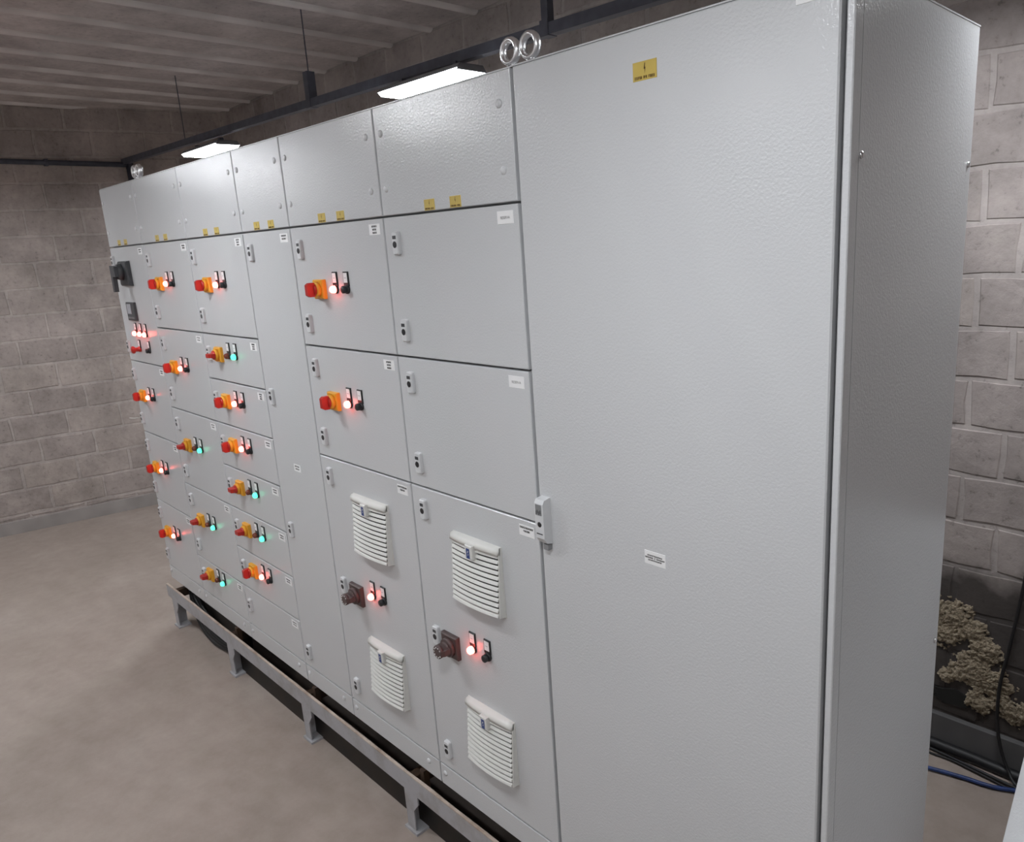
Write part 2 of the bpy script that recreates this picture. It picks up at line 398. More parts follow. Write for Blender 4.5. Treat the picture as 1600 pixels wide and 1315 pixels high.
luminaire(3.10, -2.00, FZ, 'LED luminaire outside the picture, nearest the right wall', 'aisle luminaires', CEIL-0.01)  # added fill, lifts the tall cabinet's side panel
luminaire(-5.20, -2.00, FZ, 'LED luminaire outside the picture, front row by the far wall', 'front row luminaires', CEIL-0.01)  # added fill for the far wall and floor
luminaire(-0.70, -2.70, FZ, 'LED luminaire outside the picture, front row behind the camera', 'front row luminaires', CEIL-0.01)  # added fill, brightens the cabinet fronts

tr = empty('cable_tray', (-3.0, TY, tray_z(-3.0)), 'dark steel channel tray hanging above and behind the cabinets', 'cable tray')
mb = MB(); x0, x1 = -5.86, 1.9
def traysec(x):
    z = tray_z(x); a, h, t = 0.021, 0.042, 0.003
    return [(x, TY-a, z-h), (x, TY-a, z), (x, TY-a+0.008, z), (x, TY-a+0.008, z-t), (x, TY-a+t, z-t), (x, TY-a+t, z-h+t),
            (x, TY+a-t, z-h+t), (x, TY+a-t, z-t), (x, TY+a-0.008, z-t), (x, TY+a-0.008, z), (x, TY+a, z), (x, TY+a, z-h)]
A, B = traysec(x0), traysec(x1); K = len(A)
mb.add(A+B, [(i, (i+1) % K, K+(i+1) % K, K+i) for i in range(K)], 'galvanised')
obj('channel', mb, tr, (-3.0, TY, tray_z(-3.0)))
for xd, th in ((-0.76, 0.017), (-2.59, 0.0025), (0.9, 0.012), (-4.45, 0.0025)):
    mb = MB(); mb.box(xd-th, xd+th, TY-th, TY+th, tray_z(xd)-0.004, CEIL+0.0, 'galvanised'); obj('drop_rod', mb, tr, (xd, TY, tray_z(xd)))
for xd, up in ((-0.76, 0.012), (-2.59, 0.14), (0.9, 0.012)):
    mb = MB(); mb.box(xd-0.022, xd+0.022, TY-0.024, TY+0.024, tray_z(xd)-0.045, tray_z(xd)+up, 'galvanised'); obj('junction_clamp', mb, tr, (xd, TY, tray_z(xd)))
# tray along the left wall, joined by a box, and the drop behind the cabinets
LP = lambda s, off, z: (CX+LD.x*s - LD.y*off*(-1)*(-1), CY+LD.y*s + LD.x*off*(-1)*(-1), z)
nrm = Vector((-LD.y, LD.x, 0))        # into the room
def lp(s, off, z): v = Vector((CX, CY, 0)) + LD*s + nrm*off; return (v.x, v.y, z)
wt = empty('wall_conduit', lp(1.6, 0.03, 3.03), 'dark conduit running along the far left wall', 'conduit')
mb = MB(); mb.tube([lp(0.78, 0.03, 3.012), lp(5.2, 0.03, 3.13)], 0.021, 'galvanised', 12); obj('pipe', mb, wt, lp(1.6, 0.03, 3.03))
mb = MB(); mb.tube([lp(0.80, 0.03, 3.06), lp(0.80, 0.03, 0.2)], 0.030, 'galvanised', 12); obj('drop_pipe', mb, wt, lp(0.8, 0.03, 3.03))
for s in (1.4, 2.6, 3.8):
    mb = MB(); c = lp(s, 0.02, 3.012+(s-0.78)*0.0267); mb.box(c[0]-0.03, c[0]+0.03, c[1]-0.012, c[1]+0.012, c[2]-0.027, c[2]+0.027, 'galvanised'); obj('pipe_clamp', mb, wt, c)

# ------------------------------------------------------------------ steel stand
st = empty('steel_stand', (-1.2, 0.3, 0), 'long low grey steel stand on plate feet under the whole cabinet row', 'stand')
mb = MB(); mb.box(-3.345, 0.83, -0.035, -0.030, 0.181, 0.258, 'stand_paint'); mb.box(-3.345, 0.83, -0.030, -0.012, 0.181, 0.186, 'stand_paint')
obj('front_rail', mb, st, (-1.2, -0.03, 0.23))
mb = MB(); n = 60; vs = []; fs = []
for i in range(n+1):
    xx = -3.345 + 4.175*i/n; e = 0.0025*noise.noise(Vector((xx*7, 1, 2)))
    for yy, zz in ((-0.0355, 0.257), (-0.0355, 0.2615), (-0.024+e, 0.2615), (-0.024+e, 0.257)): vs.append((xx, yy, zz))
for i in range(n):
    for k in range(4): fs.append((i*4+k, i*4+(k+1) % 4, (i+1)*4+(k+1) % 4, (i+1)*4+k))
fs += [(3, 2, 1, 0), (n*4, n*4+1, n*4+2, n*4+3)]
mb.add(vs, fs, 'stand_edge'); obj('rail_flange', mb, st, (-1.2, -0.03, 0.274))
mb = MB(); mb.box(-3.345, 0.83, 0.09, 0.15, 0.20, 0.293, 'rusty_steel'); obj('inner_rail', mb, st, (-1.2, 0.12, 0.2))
mb = MB(); mb.box(-3.335, -2.43, 0.080, 0.086, 0.003, 0.285, 'black_steel'); mb.box(-2.44, 0.82, 0.014, 0.018, 0.003, 0.20, 'black_steel'); mb.box(-2.44, -2.436, 0.014, 0.086, 0.003, 0.20, 'black_steel'); obj('inner_skirt', mb, st, (-1.2, 0.083, 0.1))  # black sheets added to pass for the deep shade below the cabinets
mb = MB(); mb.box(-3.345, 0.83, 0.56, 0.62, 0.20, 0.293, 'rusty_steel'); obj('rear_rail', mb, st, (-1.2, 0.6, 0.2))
mb = MB(); mb.box(-3.345, 0.83, 0.622, 0.626, 0.004, 0.285, 'rusty_steel'); obj('rear_skirt', mb, st, (-1.2, 0.62, 0.1))  # unseen plate added to keep rear lamp light from under the stand
legx = [-3.285, -2.465, -1.63, -0.81, 0.02, 0.79]
mb = MB(); w_ = 0.05
mb.box(0, w_, -0.034, -0.028, 0.012, 0.19, 'stand_paint')               # face plate of the leg
mb.box(0, 0.006, -0.030, 0.03, 0.012, 0.185, 'stand_paint')                 # side plate
mb.extr([(0, 0.181), (0.085, 0.181), (0.085, 0.145), (w_, 0.100), (0, 0.100)], 'y', -0.0345, -0.029, 'stand_paint')
LM = mb.mesh('leg')
mb = MB(); mb.box(-0.012, 0.068, -0.043, 0.030, 0, 0.010, 'stand_paint'); FM = mb.mesh('foot_plate')
for lx in legx:
    lg = obj('leg', LM, st, (lx, 0, 0)); obj('foot_plate', FM, lg, (lx, 0, 0))
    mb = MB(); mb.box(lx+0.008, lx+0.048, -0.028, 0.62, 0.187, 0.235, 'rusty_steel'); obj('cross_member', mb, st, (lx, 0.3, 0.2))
for lx in legx[1:]:
    mb = MB(); mb.box(lx-0.012+0.1, lx+0.012+0.1, -0.012, 0.012, 0.205, 0.2932, 'rusty_steel'); obj('spacer', mb, st, (lx+0.1, 0, 0.2))
for lx in legx:
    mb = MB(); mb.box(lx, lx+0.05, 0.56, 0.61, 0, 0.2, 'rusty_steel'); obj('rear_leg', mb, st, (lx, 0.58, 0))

# ------------------------------------------------------------------ cabinets
TOP, GAP, BOT, BASE = 2.5933, 2.2825, 0.2932, 0.3828
MOD = (GAP-BASE)/9
VX = [-3.335, -2.7885, -2.1875, -1.5985, -1.2005, -0.6000, 0.0000, 0.8000]
DEP = 0.655
G = 0.0032
# shared part meshes ----------------------------------------------------------
def mk_lock():
    mb = MB(); w_, h_, d_ = 0.0150, 0.0340, 0.013
    def ring(sx, sz, y):
        pts = []
        for (cx, cz, a0) in ((1, 1, 0), (-1, 1, 90), (-1, -1, 180), (1, -1, 270)):
            for k in range(4):
                t = math.radians(a0+30*k); rad = 0.006
                pts.append((cx*(sx-rad)+rad*math.cos(t), y, cz*(sz-rad)+rad*math.sin(t)))
        return pts
    A, B, C = ring(w_, h_, 0.001), ring(w_, h_, -d_+0.004), ring(w_-0.003, h_-0.003, -d_)
    n = len(A); fs = []
    for s_ in range(2): fs += [(s_*n+i, s_*n+(i+1) % n, (s_+1)*n+(i+1) % n, (s_+1)*n+i) for i in range(n)]
    fs += [tuple(2*n+i for i in range(n))[::-1]]
    mb.add(A+B+C, fs, 'lock_grey')
    mb.lathe([(0.0098, -d_+0.0005), (0.0098, -d_-0.0008), (0.004, -d_-0.0010)], 'y', (0, 0, -0.004), 'black_plastic', 14, False)
    mb.box(-0.0085, 0.0085, -d_-0.0008, -d_+0.001, 0.012, 0.022, 'dark_grey_plastic')
    return mb.mesh('door_lock')
LOCK = mk_lock()
def mk_cap():
    mb = MB(); mb.lathe([(0.0105, 0.001), (0.0105, -0.0015), (0.008, -0.004), (0.003, -0.005)], 'y', (0, 0, 0), 'lock_grey', 14); return mb.mesh('screw_cap')
CAP = mk_cap()
def mk_plate(mat, s=0.033, d=0.016):
    mb = MB(); mb.panel(-s, s, -d, 0.001, -s, s, mat, 0.004)
    mb.lathe([(s*0.82, -d+0.001), (s*0.80, -d-0.010), (s*0.72, -d-0.013)], 'y', (0, 0, 0), mat, 18)
    return mb.mesh('rotary_switch')
PLATE_Y, PLATE_K = mk_plate('yellow_plastic'), mk_plate('dark_switch', 0.041, 0.016)
def mk_knob(mat, vertical, s=1.0, ticks=False):
    mb = MB(); d0 = -0.027
    mb.lathe([(0.0205*s, d0), (0.0195*s, d0-0.008)], 'y', (0, 0, 0), mat, 18)
    hl, hw, hd = 0.024*s, 0.0085*s, 0.032*s
    prof = [(-hl, d0-0.004), (-hl, d0-hd*0.72), (-hl*0.72, d0-hd), (hl*0.72, d0-hd), (hl, d0-hd*0.72), (hl, d0-0.004)]
    vs = []
    for sgn in (-1, 1):
        for a, y in prof: vs.append((sgn*hw, y, a) if vertical else (a, y, sgn*hw))
    n = len(prof); fs = [(i, (i+1) % n, n+(i+1) % n, n+i) for i in range(n)] + [tuple(range(n))[::-1], tuple(n+i for i in range(n))]
    mb.add(vs, fs, mat)
    if ticks:
        for i in range(9):
            t = math.pi*(0.2+0.2*i); c = (0.017*math.cos(t), 0.017*math.sin(t)); mb.box(c[0]-0.002, c[0]+0.002, d0-hd-0.0006, d0-hd+0.001, c[1]-0.002, c[1]+0.002, 'label_white')
        mb.lathe([(0.022, d0-hd+0.012), (0.022, d0-hd), (0.015, d0-hd-0.0002)], 'y', (0, 0, 0), mat, 18)
    return mb.mesh('knob')
KN_V, KN_H, KN_D = mk_knob('red_plastic', True), mk_knob('red_plastic', False), mk_knob('dark_switch', False, 1.15, True)
def mk_dome(mat, body='black_plastic', flat=False):
    mb = MB()
    mb.lathe([(0.0150, 0.001), (0.0150, -0.006), (0.0138, -0.008)], 'y', (0, 0, 0), body, 16)
    if flat: mb.lathe([(0.0125, -0.007), (0.0125, -0.020), (0.0105, -0.022)], 'y', (0, 0, 0), mat, 16)
    else: mb.lathe([(0.0128, -0.007), (0.0128, -0.015), (0.0115, -0.020), (0.008, -0.0235), (0.003, -0.0248)], 'y', (0, 0, 0), mat, 16)
    return mb
LAMP_R, LAMP_G = mk_dome('lens_red').mesh('pilot_light'), mk_dome('lens_green').mesh('pilot_light')
LAMP_O, BTN = mk_dome('dark_red_lens').mesh('pilot_light'), mk_dome('black_plastic', flat=True).mesh('push_button')
mb = MB(); mb.lathe([(0.0150, 0.001), (0.0150, -0.010), (0.012, -0.012), (0.012, -0.028), (0.019, -0.032), (0.021, -0.040), (0.018, -0.046), (0.008, -0.049)], 'y', (0, 0, 0), 'red_plastic', 18)
MUSH = mb.mesh('emergency_button')
def mk_legend():
    mb = MB(); mb.panel(-0.0150, 0.0150, -0.005, 0.001, 0.010, 0.058, 'black_plastic', 0.0015)
    mb.box(-0.0112, 0.0112, -0.0056, -0.004, 0.022, 0.054, 'label_white')
    mb.box(-0.006, 0.005, -0.0060, -0.0055, 0.0365, 0.0385, 'screen_grey')
    return mb.mesh('legend_plate')
LEG = mk_legend()
# lettering -----------------------------------------------------------------
def scribble(mb, x0, x1, z, h, words, y, mat, rng):
    """rows of tiny print too small to read in the photograph"""
    tot = sum(words)+len(words)-1; p = (x1-x0)/tot; k = 0
    for wd in words:
        for i in range(wd):
            xa = x0+(k+0.08)*p; xb = x0+(k+0.86)*p; t = p*0.26; q = rng.random()
            mb.box(xa, xa+t, y-0.0003, y, z, z+h, mat)
            if q < 0.75: mb.box(xa, xb, y-0.0003, y, z+h*0.80, z+h, mat)
            if q > 0.3: mb.box(xa, xb, y-0.0003, y, z, z+h*0.2, mat)
            if 0.2 < q < 0.9: mb.box(xa, xb*0.97+xa*0.03, y-0.0003, y, z+h*0.42, z+h*0.6, mat)
            if q > 0.55 or q < 0.2: mb.box(xb-t, xb, y-0.0003, y, z, z+h, mat)
            k += 1
        k += 1
def text_mesh(s, size, mat):
    cu = bpy.data.curves.new('t', 'FONT'); cu.body = s; cu.size = size; cu.align_x = 'CENTER'; cu.align_y = 'CENTER'
    to = bpy.data.objects.new('t', cu); COL.objects.link(to)
    me = bpy.data.meshes.new_from_object(to.evaluated_get(bpy.context.evaluated_depsgraph_get()))
    bpy.data.objects.remove(to)
    mb = MB(); mb.add([(v.co.x, 0, v.co.y) for v in me.vertices], [tuple(p.vertices) for p in me.polygons], mat)
    return mb
RNG = random.Random(11)
def nameplate(cab, xr, zt, kind, w_=0.060, h_=0.032):
    x0, x1, z0 = xr-w_, xr, zt-h_; c = ((x0+x1)/2, 0, (z0+zt)/2)
    mb = MB(); mb.panel(x0, x1, -0.0010, 0.0005, z0, zt, 'label_white', 0.0003); p = obj('nameplate', mb, cab, c)
    t = MB()
    if kind == 'RESERVA':
        tm = text_mesh('RESERVA', 0.0098, 'ink'); t.add([(x*0.92+c[0], -0.0013, z+c[2]-0.001) for x, y, z in tm.v], tm.f, 'ink')
    elif kind == 3:
        for i, wds in enumerate(([5], [4], [4])): n = sum(wds); scribble(t, c[0]-n*0.0029, c[0]+n*0.0029, zt-0.0095-i*0.0095, 0.0055, wds, -0.0011, 'ink', RNG)
    elif kind == 2:
        for i, wds in enumerate(([6], [5])): n = sum(wds); scribble(t, c[0]-n*0.0032, c[0]+n*0.0032, zt-0.011-i*0.011, 0.0055, wds, -0.0011, 'ink', RNG)
    elif kind == 'wide':
        scribble(t, x0+0.003, x1-0.003, zt-0.010, 0.0055, [12], -0.0011, 'ink', RNG); scribble(t, c[0]-0.013, c[0]+0.013, zt-0.020, 0.0055, [6], -0.0011, 'ink', RNG)
    elif kind == 'big':
        for i, (a, wds) in enumerate(((0.72, [11]), (0.95, [8, 1, 8]), (0.66, [10]))):
            scribble(t, c[0]-a*w_/2, c[0]+a*w_/2, zt-0.0125-i*0.0058, 0.0036, wds, -0.0011, 'ink', RNG)
    if t.v: obj('lettering', t, p, c)
    return p
def warning(cab, xc, zc, w_=0.048, h_=0.030, words=(7, 4)):
    mb = MB(); mb.panel(xc-w_/2, xc+w_/2, -0.0010, 0.0005, zc-h_/2, zc+h_/2, 'label_yellow', 0.0003); p = obj('warning_label', mb, cab, (xc, 0, zc))
    t = MB(); y = -0.0013; k = h_/0.030; zz = zc+0.0035*k     # lightning bolt and a line of print
    t.add([(xc+0.0004*k, y, zz+0.0085*k), (xc+0.0018*k, y, zz+0.0085*k), (xc+0.0010*k, y, zz+0.0015*k), (xc+0.0024*k, y, zz+0.0015*k), (xc+0.0002*k, y, zz-0.0090*k),
           (xc+0.0004*k, y, zz-0.0012*k), (xc-0.0016*k, y, zz-0.0012*k)], [(0, 1, 2, 6), (2, 3, 4, 5), (6, 2, 5)], 'ink_brown')
    t.add([(xc-0.0016*k, y, zz-0.0012*k), (xc+0.0010*k, y, zz+0.0015*k), (xc+0.0006*k, y, zz+0.008*k)], [(0, 1, 2)], 'ink_brown')
    scribble(t, xc-w_*0.42, xc+w_*0.42, zc-h_*0.42, h_*0.15, list(words), -0.0011, 'ink_brown', RNG)
    obj('lettering', t, p, (xc, 0, zc)); return p
# louvred filter vent ---------------------------------------------------------
VW = 0.222; NSL = 12
def vent_depth(t): return 0.013 + 0.017*t        # t: 0 at the top, 1 at the bottom
def mk_vent():
    fr = MB(); h = VW/2
    fr.panel(-h-0.001, h+0.001, -0.006, 0.001, -h-0.001, h+0.001, 'vent_plastic', 0.002)
    fr.box(-h+0.006, h-0.006, -0.0075, -0.005, -h+0.006, h-0.006, 'vent_inner')
    for sx in (-1, 1):                    # wedge-shaped cheeks
        xa, xb = sx*h, sx*(h-0.004)
        fr.extr([(-0.003, h), (-vent_depth(0)+0.003, h), (-vent_depth(1)+0.004, -h+0.004), (-0.003, -h)], 'x', min(xa, xb), max(xa, xb), 'vent_plastic')
    hood = MB(); n = 10; vs = []; fs = []
    for i in range(n+1):
        u = -1+2*i/n; bul = 0.007*(1-u*u)
        for y, z in ((-0.003, h+0.001), (-0.013-bul*0.7, h-0.001), (-0.019-bul, h-0.008), (-0.020-bul, h-0.020), (-0.015-bul, h-0.0215), (-0.003, h-0.021)): vs.append((u*h, y, z))
    for i in range(n):
        for k in range(5): fs.append((i*6+k, i*6+k+1, (i+1)*6+k+1, (i+1)*6+k))
    fs += [tuple(range(6)), tuple(n*6+k for k in range(6))[::-1]]
    hood.add(vs, fs, 'vent_plastic', True)
    sl = MB(); vs = []; fs = []; sh = (VW-0.022)/NSL
    for i in range(n+1):
        u = -1+2*i/n; bul = 0.009*(1-u*u)
        for y, z in ((0.0015-bul, 0.0), (-0.0005-bul, 0.0), (-0.0035-bul, -sh*0.18), (-0.0060-bul, -sh*0.52), (-0.0052-bul, -sh*0.57), (-0.0030-bul, -sh*0.53)): vs.append((u*(h-0.004), y, z))
    for i in range(n):
        for k in range(6): fs.append((i*6+k, i*6+(k+1) % 6, (i+1)*6+(k+1) % 6, (i+1)*6+k))
    fs += [tuple(range(6)), tuple(n*6+k for k in range(6))[::-1]]
    sl.add(vs, fs, 'vent_plastic')
    bd = MB(); bd.panel(-0.017, 0.017, -0.038, -0.015, h-0.053, h-0.010, 'vent_plastic', 0.003)
    bd.box(-0.0075, 0.0075, -0.0386, -0.036, h-0.051, h-0.019, 'badge_blue')
    bd.add([(0.001, -0.0389, h-0.024), (0.0035, -0.0389, h-0.028), (0.0, -0.0389, h-0.033), (0.003, -0.0389, h-0.038), (-0.001, -0.0389, h-0.043), (0.0, -0.0389, h-0.037), (-0.003, -0.0389, h-0.032)], [(0, 1, 2, 6), (2, 3, 4, 5)], 'lock_grey')
    return fr.mesh('filter_vent'), hood.mesh('hood'), sl.mesh('slat'), bd.mesh('badge')
VF, VH, VSL, VB = mk_vent()
def vent(cab, xc, zc):
    v = obj('filter_vent', VF, cab, (xc, 0, zc)); obj('hood', VH, v, (xc, 0, zc)); sh = (VW-0.022)/NSL
    for i in range(NSL):
        t = (i+0.5)/NSL; obj('slat', VSL, v, (xc, -vent_depth(t)+0.004, zc+VW/2-0.022-i*sh))
    obj('badge', VB, v, (xc, 0, zc))

def control(cab, x0, z, state):
    """rotary switch + two pilot devices with legends; x0 = left edge of the cabinet"""
    xs = x0+0.178
    s = obj('rotary_switch', PLATE_K if state == 'dark' else PLATE_Y, cab, (xs+(0.0 if state != 'dark' else -0.012), 0, z-(0.028 if state == 'dark' else 0)))
    s['label'] = 'dark rotary switch' if state == 'dark' else 'yellow and red rotary switch'
    obj('knob', KN_D if state == 'dark' else (KN_H if state == 'green' else KN_V), s, tuple(WO[s]))
    x1, x2 = x0+0.279, x0+0.351
    a = obj('pilot_light', LAMP_O if state == 'green' else LAMP_R, cab, (x1, 0, z)); obj('legend_plate', LEG, a, (x1, 0, z))
    a['label'] = 'unlit dark red pilot light' if state == 'green' else 'lit red pilot light'
    if state == 'green':
        a = obj('pilot_light', LAMP_G, cab, (x2, 0, z)); a['label'] = 'lit green pilot light'
    else: a = obj('push_button', BTN, cab, (x2, 0, z)); a['label'] = 'black push button'
    obj('legend_plate', LEG, a, (x2, 0, z))
def eye_bolt(cab, x, y):
    mb = MB(); R = 0.026; z = TOP+0.046; pts = [(x+R*math.cos(t), y, z+R*math.sin(t)) for t in [2*math.pi*i/28 for i in range(28)]]
    n = 10; vs = []; fs = []
    for i in range(28):
        t = 2*math.pi*i/28
        for k in range(n):
            a = 2*math.pi*k/n; rad = R+0.0075*math.cos(a); vs.append((x+rad*math.cos(t), y+0.0105*math.sin(a), z+rad*math.sin(t)))
    for i in range(28):
        for k in range(n): j = (k+1) % n; i2 = (i+1) % 28; fs.append((i*n+k, i*n+j, i2*n+j, i2*n+k))
    mb.add(vs, fs, 'chrome', True)
    mb.lathe([(0.017, 0), (0.017, 0.006), (0.009, 0.009), (0.008, 0.018)], 'z', (x, y, TOP+0.002), 'chrome', 16)
    obj('eye_bolt', mb, cab, (x, y, TOP))

def cabinet(i, label, xa=None, xb=None):
    xa, xb = VX[i], VX[i+1]; c = ((xa+xb)/2, DEP/2, BOT)
    cab = empty('control_cabinet', c, label, 'cabinet', 'grey control cabinets in one row')
    mb = MB()
    mb.box(xa+0.0006, xb-0.0006, 0.020, DEP, BOT, TOP-0.003, 'body_grey')
    obj('body', mb, cab, (c[0], DEP/2, BOT))
    mb = MB(); mb.box(xa+0.0006, xb-0.0006, 0.004, DEP+0.004, TOP-0.003, TOP, 'powder_coat'); obj('roof_sheet', mb, cab, (c[0], DEP/2, TOP))
    return cab
def front(cab, name, xa, xb, z0, z1, b=0.002):
    mb = MB(); mb.panel(xa+G, xb-G, 0.0, 0.0195, z0+G, z1-G, 'powder_coat', b); return obj(name, mb, cab, ((xa+xb)/2, 0, (z0+z1)/2))
def dress(cab, i, divs, names, halfdoors=(), lockoff=0.070, capcover=True):
    """top cover, doors (divs = z levels from GAP down to BASE), base panel"""
    xa, xb = VX[i], VX[i+1]
    cv = front(cab, 'top_cover', xa, xb, GAP, TOP-0.001)
    for cx in (xa+0.034, xb-0.046):
        for cz in (2.516, 2.361): obj('screw_cap', CAP, cv, (cx, 0, cz))
    zs = [GAP]+list(divs)+[BASE]; doors = []
    for k in range(len(zs)-1):
        d = front(cab, 'door', xa, xb, zs[k+1], zs[k]); doors.append(d); hgt = zs[k]-zs[k+1]
        if hgt < 0.25: lz = [zs[k]-0.0905]
        elif hgt < 0.7: lz = [zs[k]-0.079, zs[k+1]+0.083]
        elif hgt < 1.2: lz = [zs[k]-0.074, (zs[k]+zs[k+1])/2+0.004, zs[k+1]+0.086]
        else: lz = [zs[k]-0.078, zs[k]-0.653, zs[k]-1.233, zs[k+1]+0.086]
        for z in lz: obj('door_lock', LOCK, d, (xa+lockoff, 0, z))
        if names[k] is not None: nameplate(cab, xb-0.021, zs[k]-0.0175, names[k])
    bp_ = front(cab, 'base_panel', xa, xb, BOT, BASE, 0.0012)
    for cx in (xa+0.030, xb-0.070): obj('screw_cap', CAP, bp_, (cx, 0, 0.349))
    return doors

# A -------------------------------------------------------------------------
cA = cabinet(0, 'leftmost grey control cabinet with black breaker handle and digital meter')
dress(cA, 0, [1.652, 1.2307, 0.810], [2, 2, 2, 2], lockoff=0.040)
xo = VX[0]-0.047
for z in (1.456, 1.030, 0.628): control(cA, xo, z, 'red')
for x in (-3.128, -3.047, -2.968):
    a = obj('pilot_light', LAMP_R, cA, (x, 0, 1.815)); obj('legend_plate', LEG, a, (x, 0, 1.815)); a['label'] = 'lit red pilot light'
a = obj('emergency_button', MUSH, cA, (-3.115, 0, 1.728)); obj('legend_plate', LEG, a, (-3.115, 0, 1.722))
a = obj('push_button', BTN, cA, (-2.962, 0, 1.728)); obj('legend_plate', LEG, a, (-2.962, 0, 1.722))
mb = MB(); mb.panel(-3.185, -3.035, -0.022, 0.001, 2.075, 2.205, 'dark_grey_plastic', 0.008); mb.lathe([(0.045, -0.02), (0.040, -0.044), (0.034, -0.048)], 'y', (-3.125, 0, 2.15), 'dark_grey_plastic', 20)
hd = obj('breaker_handle', mb, cA, (-3.11, 0, 2.14)); hd['label'] = 'black rotary breaker handle'
mb = MB(); mb.extr([(-3.165, 2.185), (-3.095, 2.18), (-3.09, 2.125), (-3.135, 2.125), (-3.142, 2.045), (-3.168, 2.045)], 'y', -0.066, -0.045, 'dark_grey_plastic'); obj('lever', mb, hd, (-3.13, -0.07, 2.12))
mb = MB(); mb.panel(-3.195, -3.060, -0.012, 0.001, 1.886, 1.985, 'dark_grey_plastic', 0.003); mt = obj('panel_meter', mb, cA, (-3.13, 0, 1.935)); mt['label'] = 'black digital panel meter'
mb = MB(); mb.box(-3.180, -3.118, -0.0128, -0.011, 1.922, 1.976, 'screen_grey'); obj('screen', mb, mt, (-3.15, 0, 1.95))
mb = MB()
for k in range(4): mb.box(-3.178+k*0.026, -3.163+k*0.026, -0.0135, -0.011, 1.896, 1.906, 'body_grey')
obj('key_row', mb, mt, (-3.13, 0, 1.90))
for x in (-3.147, -3.040): warning(cA, x, 2.302)
# B -------------------------------------------------------------------------
cB = cabinet(1, 'grey control cabinet with five doors, next to the leftmost cabinet')
M = MOD
dress(cB, 1, [GAP-2*M, GAP-4*M, GAP-6*M, GAP-8*M], [2, 2, 2, 2, 2], lockoff=0.077)
for z, s in ((2.085, 'red'), (1.668, 'red'), (1.255, 'green'), (0.840, 'green'), (0.525, 'green')): control(cB, VX[1], z, s)
for x in (-2.557, -2.444): warning(cB, x, 2.302)
eye_bolt(cB, -2.80, 0.05); eye_bolt(cB, -2.86, 0.05)
# C -------------------------------------------------------------------------
cC = cabinet(2, 'grey control cabinet with eight small doors, most of them half height')
dress(cC, 2, [GAP-2*M, GAP-3*M, GAP-4*M, GAP-5*M, GAP-6*M, GAP-7*M, GAP-8*M], [3, 3, 3, 2, 2, 2, 2, 2], lockoff=0.064)
for z, s in ((2.080, 'red'), (1.772, 'green'), (1.557, 'red'), (1.348, 'red'), (1.142, 'green'), (0.931, 'green'), (0.721, 'red')): control(cC, VX[2], z, s)
for x in (-1.960, -1.840): warning(cC, x, 2.302)
# D -------------------------------------------------------------------------
cD = cabinet(3, 'narrow grey cabinet with one full-height plain door in mid row')
dress(cD, 3, [], [2], lockoff=0.066)
nameplate(cD, -1.377, 1.360, 2, 0.055, 0.030)
for x in (-1.460, -1.340): warning(cD, x, 2.302)
# E -------------------------------------------------------------------------
cE = cabinet(4, 'grey cabinet with two switch doors and a two-vent door, left of the blank doors')
dress(cE, 4, [GAP-2*M, GAP-4*M], [3, 3, 'wide'], lockoff=0.069)
for z, s in ((2.066, 'red'), (1.668, 'red'), (0.933, 'dark')): control(cE, VX[4], z, s)
for x in (-0.963, -0.842): warning(cE, x, 2.302)
vent(cE, -0.864, 1.216); vent(cE, -0.866, 0.636)
# F -------------------------------------------------------------------------
cF = cabinet(5, 'grey cabinet with two blank doors marked RESERVA above a two-vent door')
dress(cF, 5, [GAP-2*M, GAP-4*M], ['RESERVA', 'RESERVA', 'wide'], lockoff=0.068)
control(cF, VX[5]-0.018, 0.933, 'dark')
for x in (-0.361, -0.245): warning(cF, x, 2.302)
vent(cF, -0.277, 1.214); vent(cF, -0.277, 0.632)
eye_bolt(cF, -0.047, 0.05)
# G: tall single-door cabinet -------------------------------------------------
XS = 0.822
c = ((VX[6]+XS)/2, DEP/2, BOT)
cG = empty('control_cabinet', c, 'widest light grey cabinet with one tall plain door, nearest the camera', 'cabinet', 'grey control cabinets in one row')
mb = MB(); mb.box(0.0006, XS-0.002, 0.022, DEP, BOT, TOP-0.003, 'body_grey'); obj('body', mb, cG, (c[0], DEP/2, BOT))
mb = MB(); mb.box(0.0006, XS+0.001, 0.002, DEP+0.003, TOP-0.003, TOP, 'powder_coat'); obj('roof_sheet', mb, cG, (c[0], DEP/2, TOP))
mb = MB(); mb.panel(0.0075, 0.799, 0.0, 0.0195, BOT+G, TOP-0.004, 'powder_coat', 0.003); gd = obj('door', mb, cG, (0.4, 0, 1.4))
mb = MB(); mb.panel(XS-0.014, XS, 0.003, 0.035, BOT, TOP-0.003, 'powder_coat', 0.002); obj('frame_edge', mb, cG, (XS, 0.02, 1.4))
mb = MB(); mb.box(XS-0.003, XS, 0.037, DEP, BOT, TOP-0.003, 'powder_coat'); sp = obj('side_panel', mb, cG, (XS, 0.3, 1.4))
mb = MB(); mb.lathe([(0.0065, 0.0), (0.0065, 0.003), (0.003, 0.0045)], 'x', (0, 0, 0), 'chrome', 12); SCR = mb.mesh('screw')
for z in (2.30, 0.88): obj('screw', SCR, sp, (XS, 0.045, z))
for z in (2.30, 1.10): obj('screw', SCR, sp, (XS, DEP-0.02, z))
